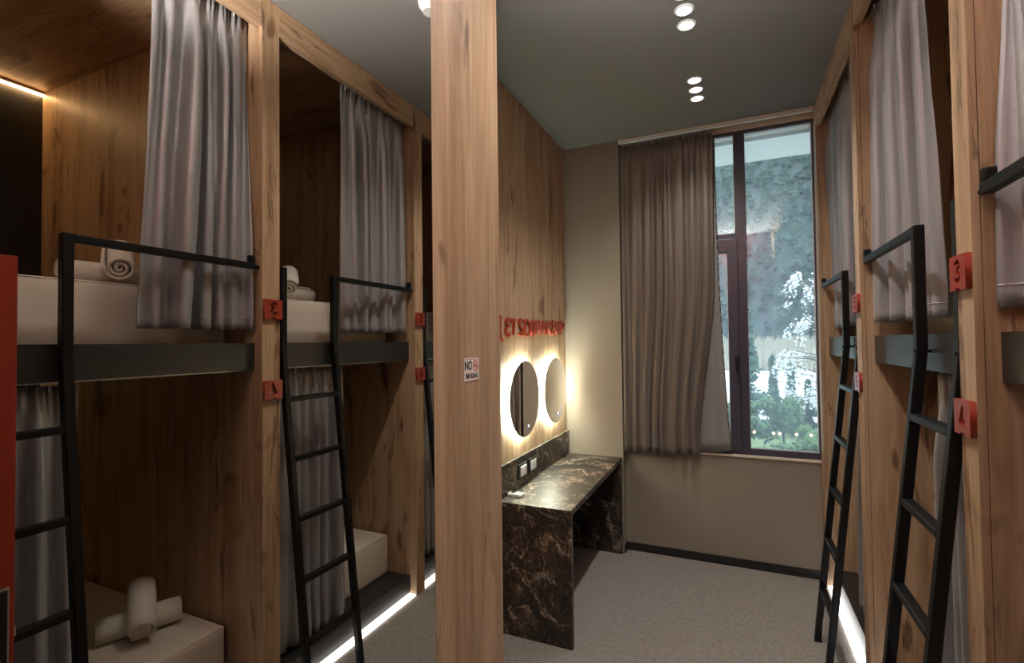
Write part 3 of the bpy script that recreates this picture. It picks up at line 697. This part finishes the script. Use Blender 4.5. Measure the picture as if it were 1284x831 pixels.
# ------------------------------------------------------------------ ceiling fittings
def make_downlight(y, label, x=-.19):
    t = thing('downlight', label, 'downlight', (x, y, ZC), 'recessed ceiling spotlights')
    bm = bmesh.new(); seg = 28
    rows = [[bm.verts.new((x + rr * math.cos(2 * math.pi * i / seg), y + rr * math.sin(2 * math.pi * i / seg), z)) for i in range(seg)] for rr, z in ((.036, ZC - .001), (.049, ZC - .001), (.047, ZC - .006), (.037, ZC - .007))]
    for a in range(4):
        for i in range(seg): bm.faces.new((rows[a][i], rows[a][(i + 1) % seg], rows[(a + 1) % 4][(i + 1) % seg], rows[(a + 1) % 4][i]))
    obj('trim_ring', bm, M['white'], t, True)
    obj('lens', tube(bmesh.new(), (x, y, ZC - .001), (x, y, ZC - .005), .0365, .033, seg=24), M['lamp'], t)
    ld = bpy.data.lights.new('downlight_beam', 'SPOT'); ld.energy = DOWNLIGHT_W; ld.color = (1, .95, .87); ld.spot_size = math.radians(120); ld.spot_blend = .75; ld.shadow_soft_size = .035
    lo = bpy.data.objects.new('downlight_beam', ld); COL.objects.link(lo); lo.parent = t; lo.location = (0, 0, -.012)
nm = ['nearest the window', 'next to the one nearest the window', 'third from the window']
for gi, yc in enumerate((3.412, 2.560, 1.708)):
    for i, o in enumerate((.128, 0, -.128)):
        lab = ('round ceiling spotlight ' + nm[i]) if gi == 0 else 'round ceiling spotlight in trio %s, %s' % (['', 'over the vanity front', 'over the oak pier'][gi], ['window side', 'middle', 'door side'][i])
        make_downlight(yc + o, lab)
for y in (-1.0,): make_downlight(y, 'added ceiling spotlight in the unseen corridor')  # extra downlight added as fill through the doorway

wl = thing('added_uplighter', 'added white bowl uplighter behind the camera, imitating bounced flash', 'lamp', (0, YE, 2.36))  # unseen lamp added for frontal light off the ceiling
obj('backplate', box(-.05, .05, YE + .0005, YE + .012, 2.36, 2.50, .003), M['steel'], wl)
bm = bmesh.new(); seg = 28; yb, zb_ = YE + .12, 2.36
prof = [(.02, 0), (.055, .012), (.09, .05), (.105, .10), (.100, .10), (.085, .055), (.05, .02), (.004, .012)]
rows = [[bm.verts.new((r_ * math.cos(2 * math.pi * i / seg), yb + r_ * math.sin(2 * math.pi * i / seg), zb_ + z_)) for i in range(seg)] for r_, z_ in prof]
for a_ in range(len(prof) - 1):
    for i in range(seg): bm.faces.new((rows[a_][i], rows[a_][(i + 1) % seg], rows[a_ + 1][(i + 1) % seg], rows[a_ + 1][i]))
bm.faces.new(rows[0][::-1])
obj('bowl', bm, M['white'], wl, True)
obj('lamp_disc', tube(bmesh.new(), (0, yb, zb_ + .055), (0, yb, zb_ + .06), .08, seg=28), M['lamp'], wl)
ld = bpy.data.lights.new('added_uplight_beam', 'SPOT'); ld.energy = ADDED_UPLIGHT_W; ld.color = (1, .97, .94); ld.spot_size = math.radians(96); ld.spot_blend = .5; ld.shadow_soft_size = .06
lo = bpy.data.objects.new('added_uplight_beam', ld); COL.objects.link(lo); lo.parent = wl; lo.location = (0, .12, .075); lo.rotation_euler = (math.pi - .52, 0, 0)

sd = thing('smoke_detector', 'round white smoke detector on the ceiling', 'smoke detector', (-.125, 1.985, ZC))
obj('base', tube(bmesh.new(), (-.125, 1.985, ZC - .001), (-.125, 1.985, ZC - .018), .058, .056, seg=32), M['white'], sd, False)
obj('cover', tube(bmesh.new(), (-.125, 1.985, ZC - .0182), (-.125, 1.985, ZC - .048), .052, .036, seg=32), M['white'], sd, False)

# ------------------------------------------------------------------ outside
struct('facade', (lambda b_: bbox(bbox(b_, -6, -1.6, YW, YW + .2, -.4, 5), 2.8, 9, YW, YW + .2, -.4, 5))(bmesh.new()), M['concrete'], 'rendered outer wall of the building')
struct('soffit', box(-4, 6, YW + .2, 4.80, 3.262, 3.40), M['soffit'], 'white overhanging slab outside above the window')
def ground_z(x, y):
    z = -.05 if y < 9 else -.05 + (y - 9) * .004
    if y > 30: z += 1.3 * smooth01((y - 30) / 16)
    if y > 44: z += (y - 44) * .90 + 1.2 * mnoise.noise(Vector((x * .05, y * .05, 1))) * smooth01((y - 44) / 14)
    return z
def terrain(x0, x1, y0, y1, nx, ny, dz=0):
    return sheet(lambda u, v: Vector((x0 + (x1 - x0) * u, y0 + (y1 - y0) * v, ground_z(x0 + (x1 - x0) * u, y0 + (y1 - y0) * v) + dz)), nx, ny)
struct('ground', terrain(-60, 80, YW + .2, 44, 30, 50), M['grass'], 'meadow outside the window')
struct('hillside', terrain(-90, 130, 44, 120, 60, 40), M['hill'], 'steep wooded hillside outside')
struct('reflector', box(-6, 9, YW + .2, 6.6, -.2, -.03), M['road'], 'added unseen pale terrace right outside the window')  # hidden pale slab, added to bounce sky light up to the soffit
struct('gravel_road', terrain(-40, 60, 10.8, 29, 20, 12, .02), M['road'], 'pale gravel yard beyond the shrubs')

def leaf_cloud(bm, rnd, centres, n, size, aspect=.55, mi=0):
    for _ in range(n):
        (c0, R) = rnd.choice(centres)
        d = Vector((rnd.gauss(0, 1), rnd.gauss(0, 1), rnd.gauss(0, 1))).normalized()
        p = Vector(c0) + Vector((d.x * R[0], d.y * R[1], d.z * R[2])) * rnd.uniform(.72, 1.05)
        a = Vector((rnd.gauss(0, 1), rnd.gauss(0, 1), rnd.gauss(0, .7))).normalized(); b_ = a.cross(d)
        if b_.length < .1: b_ = a.orthogonal()
        b_.normalize(); s = size * rnd.uniform(.6, 1.3)
        f = bm.faces.new([bm.verts.new(p + a * s), bm.verts.new(p + b_ * s * aspect), bm.verts.new(p - a * s), bm.verts.new(p - b_ * s * aspect)]); f.material_index = mi
def blob(bm, c0, R, rnd, mi=0):
    t = bmesh.new(); bmesh.ops.create_icosphere(t, subdivisions=2, radius=1)
    for v_ in t.verts:
        k = .78 + .25 * mnoise.noise(v_.co * 1.8 + Vector((rnd.random() * 9 * 0 + c0[0], c0[1], 0)))
        v_.co = Vector((c0[0] + v_.co.x * R[0] * k, c0[1] + v_.co.y * R[1] * k, c0[2] + v_.co.z * R[2] * k))
    for f in t.faces: f.material_index = mi
    me = bpy.data.meshes.new('t'); t.to_mesh(me); t.free(); bm.from_mesh(me); bpy.data.meshes.remove(me)
# hillside trees: four crowns shared by many trees
def tree_mesh(seed, kind):
    rnd = random.Random(seed); bm = bmesh.new()
    for f in tube(bm, (0, 0, -.6), (0, 0, 2.2), .18, .08, seg=6).faces: f.material_index = 1
    cs = []
    if kind == 0:
        for _ in range(11):
            a = rnd.uniform(0, 6.28); q = rnd.uniform(.2, 1.25); z = rnd.uniform(1.4, 4.2); R = rnd.uniform(.6, 1.05) * (1.25 - .14 * z)
            cs.append(((math.cos(a) * q, math.sin(a) * q, z), (R, R, R * .8)))
    else:
        for i in range(7):
            z = 1.0 + i * .62; R = 1.25 - i * .15
            for k in range(2):
                a = rnd.uniform(0, 6.28); cs.append(((math.cos(a) * .35, math.sin(a) * .35, z), (R, R, .45)))
    for c0, R in cs: blob(bm, c0, tuple(q * .8 for q in R), rnd)
    leaf_cloud(bm, rnd, cs, 1100, .17)
    me = bpy.data.meshes.new('hillside_tree'); bm.to_mesh(me); bm.free(); me.materials.append(M['leafA']); me.materials.append(M['bark'])
    return me
TM_ = [tree_mesh(5, 0), tree_mesh(8, 0), tree_mesh(13, 1), tree_mesh(17, 0)]
rnd = random.Random(4); spots = []; tries = 0
while len(spots) < 298 and tries < 20000:
    tries += 1
    y = 44.3 + rnd.random() ** 1.1 * 37; x = rnd.uniform(-.06 * y - .5, .16 * y + .5)
    if all((x - a) ** 2 + (y - b_) ** 2 > 1.25 ** 2 for a, b_ in spots): spots.append((x, y))
for i, (x, y) in enumerate(spots):
    nn_ = min((math.hypot(x - a, y - b_) for a, b_ in spots if (a, b_) != (x, y)))
    o = bpy.data.objects.new('hillside_tree', TM_[rnd.randrange(4)]); COL.objects.link(o)
    s_ = rnd.uniform(.42, .66); s_ = min(s_, nn_ / 3.6); o.location = (x, y, ground_z(x, y) - .1); o.scale = (s_, s_, s_ * rnd.uniform(.8, 1.15)); o.rotation_euler.z = rnd.uniform(0, 6.28)
    tag(o, 'green tree in the wood covering the hillside outside', 'tree', 'trees on the hillside outside')

# dry grass belt
def grass(name, n, x0, x1, y0, y1, h, mat, label, seed):
    rnd = random.Random(seed); vs, fs = [], []
    for i in range(n):
        x, y = rnd.uniform(x0, x1), rnd.uniform(y0, y1); z = ground_z(x, y); a = rnd.uniform(0, 6.28); hh = h * rnd.uniform(.5, 1.2); w_ = .05 + .02 * y / 40
        dx_, dy_ = math.cos(a) * w_, math.sin(a) * w_
        k = len(vs); vs += [(x - dx_, y - dy_, z), (x + dx_, y + dy_, z), (x + rnd.uniform(-.25, .25) * h, y + rnd.uniform(-.2, .2) * h, z + hh)]; fs.append((k, k + 1, k + 2))
    me = bpy.data.meshes.new(name); me.from_pydata(vs, [], fs); me.materials.append(mat)
    o = bpy.data.objects.new(name, me); COL.objects.link(o); o['kind'] = 'stuff'; tag(o, label, 'grass'); return o
grass('dry_grass', 9000, -6, 14, 29, 44, .75, M['straw'], 'belt of tall dry grass beyond the gravel yard', 3)

def make_shrub(x, y, h, w_, label, mat, seed, kind='round', n=700, size=.045):
    rnd = random.Random(seed); z0 = ground_z(x, y)
    t = thing('shrub', label, 'shrub', (x, y, z0), 'garden shrubs below the window')
    bm = bmesh.new(); tube(bm, (x, y, z0 - .05), (x, y, z0 + h * .55), .03, .012, seg=6); obj('stem', bm, M['bark'], t)
    cs = []
    if kind == 'round':
        for _ in range(9):
            a = rnd.uniform(0, 6.28); q = rnd.uniform(0, .55) * w_; R = rnd.uniform(.28, .45) * w_
            cs.append(((x + math.cos(a) * q, y + math.sin(a) * q, z0 + rnd.uniform(.3, .8) * h), (R, R, R * .75)))
    else:
        m = 9
        for i in range(m):
            f = i / (m - 1); R = w_ * (.55 - .45 * f)
            for k in range(2):
                a = rnd.uniform(0, 6.28); cs.append(((x + math.cos(a) * R * .5, y + math.sin(a) * R * .5, z0 + .1 * h + .85 * h * f), (R, R, h * .07)))
    bm = bmesh.new()
    for c0, R in cs: blob(bm, c0, tuple(q * .85 for q in R), rnd)
    leaf_cloud(bm, rnd, cs, n, size, .5)
    obj('foliage', bm, mat, t)
    return t
for i, (x, y, h, w_, kind, mat, lab, n, sz) in enumerate([
    (.66, 8.4, 1.00, .55, 'round', 'leafB', 'rounded bright green shrub left of the window view', 900, .05),
    (1.0, 7.2, .60, .46, 'round', 'leafB', 'low bushy hedge shrub under the fairy lights, middle', 900, .042),
    (.50, 7.0, .50, .46, 'round', 'leafB', 'low bushy hedge shrub under the fairy lights, left end', 900, .042),
    (1.50, 7.3, .62, .48, 'round', 'leafB', 'low bushy hedge shrub under the fairy lights, right end', 900, .042),
    (.10, 8.1, 1.15, .45, 'round', 'leafB', 'green shrub seen through the opening sash', 900, .045),
    (-.45, 7.2, .9, .5, 'round', 'leafB', 'green shrub partly behind the window curtain', 800, .045),
    (.95, 10.2, 1.30, .30, 'cone', 'leafC', 'slim young conifer left of the blossom tree', 600, .06),
    (1.22, 10.3, 1.00, .30, 'cone', 'leafC', 'small dark conifer in front of the blossom tree', 600, .05),
    (.68, 10.9, 1.40, .30, 'cone', 'leafC', 'slim conifer beside the window mullion', 600, .06),
    (.30, 11.5, 1.8, .6, 'cone', 'leafC', 'tall conifer seen through the opening sash', 600, .06),
    (1.75, 9.6, 1.5, .55, 'cone', 'leafC', 'conifer at the right edge of the window view', 600, .06),
    (.90, 7.75, .66, .30, 'round', 'leafB', 'small yellowish shrub in front of the young conifers', 700, .045)]):
    make_shrub(x, y, h, w_, lab, M[mat], 100 + i, kind, n, sz)

# blossom tree
BX, BYY = 1.22, 8.75
bt = thing('blossom_tree', 'white blossoming weeping tree at the right of the window view', 'tree', (BX, BYY, 0))
bm = bmesh.new(); tube(bm, (BX, BYY, -.1), (BX - .02, BYY, 1.3), .045, .032, seg=8); tube(bm, (BX - .02, BYY, 1.3), (BX - .10, BYY, 2.62), .032, .010, seg=8)
rnd = random.Random(12); tips = []
for i in range(34):
    a = rnd.uniform(0, 6.28); z = rnd.uniform(.65, 2.55); L = rnd.uniform(.14, .34) if z > 1.55 else rnd.uniform(.3, .62)
    p0 = Vector((BX - .02 - .06 * max(0, z - 1.3), BYY, z)); p1 = p0 + Vector((math.cos(a) * L, math.sin(a) * L, rnd.uniform(.0, .2))); p2 = p1 + Vector((math.cos(a) * .12, math.sin(a) * .12, -rnd.uniform(.15, .45)))
    tube(bm, p0, p1, .010, .006, seg=5); tube(bm, p1, p2, .006, .003, seg=5); tips += [(p0.lerp(p1, .5), p1), (p1, p2), (p1, p2)]
obj('trunk', bm, M['bark'], bt)
bm = bmesh.new(); cs = []
for a, b_ in tips:
    for k in range(3):
        q = a.lerp(b_, rnd.random()); R_ = rnd.uniform(.05, .11); cs.append((tuple(q), (R_, R_, R_ * 1.2)))
cs += [((BX - .09, BYY, 2.35 + .1 * i), (.06, .06, .08)) for i in range(4)]
leaf_cloud(bm, rnd, cs, 3000, .023, .8)
obj('blossom', bm, M['petal'], bt)

# fairy lights on a low wire
fl_ = thing('fairy_lights', 'string of warm bulbs on a thin wire above the hedge', 'string lights', (.9, 6.3, 0))
bm = bmesh.new(); tube(bm, (.0, 6.3, .66), (1.7, 6.3, .66), .003, seg=5); obj('wire', bm, M['wire'], fl_)
for x in (.0, 1.7): obj('post', tube(bmesh.new(), (x, 6.3, -.06), (x, 6.3, .70), .012, seg=8), M['steel'], fl_)
for x in (.20, .395, .455, .62, .76, .95):
    bm = bmesh.new(); bmesh.ops.create_uvsphere(bm, u_segments=10, v_segments=6, radius=.014); bmesh.ops.translate(bm, verts=bm.verts, vec=(x, 6.3, .642)); obj('bulb', bm, M['bulb'], fl_, True)
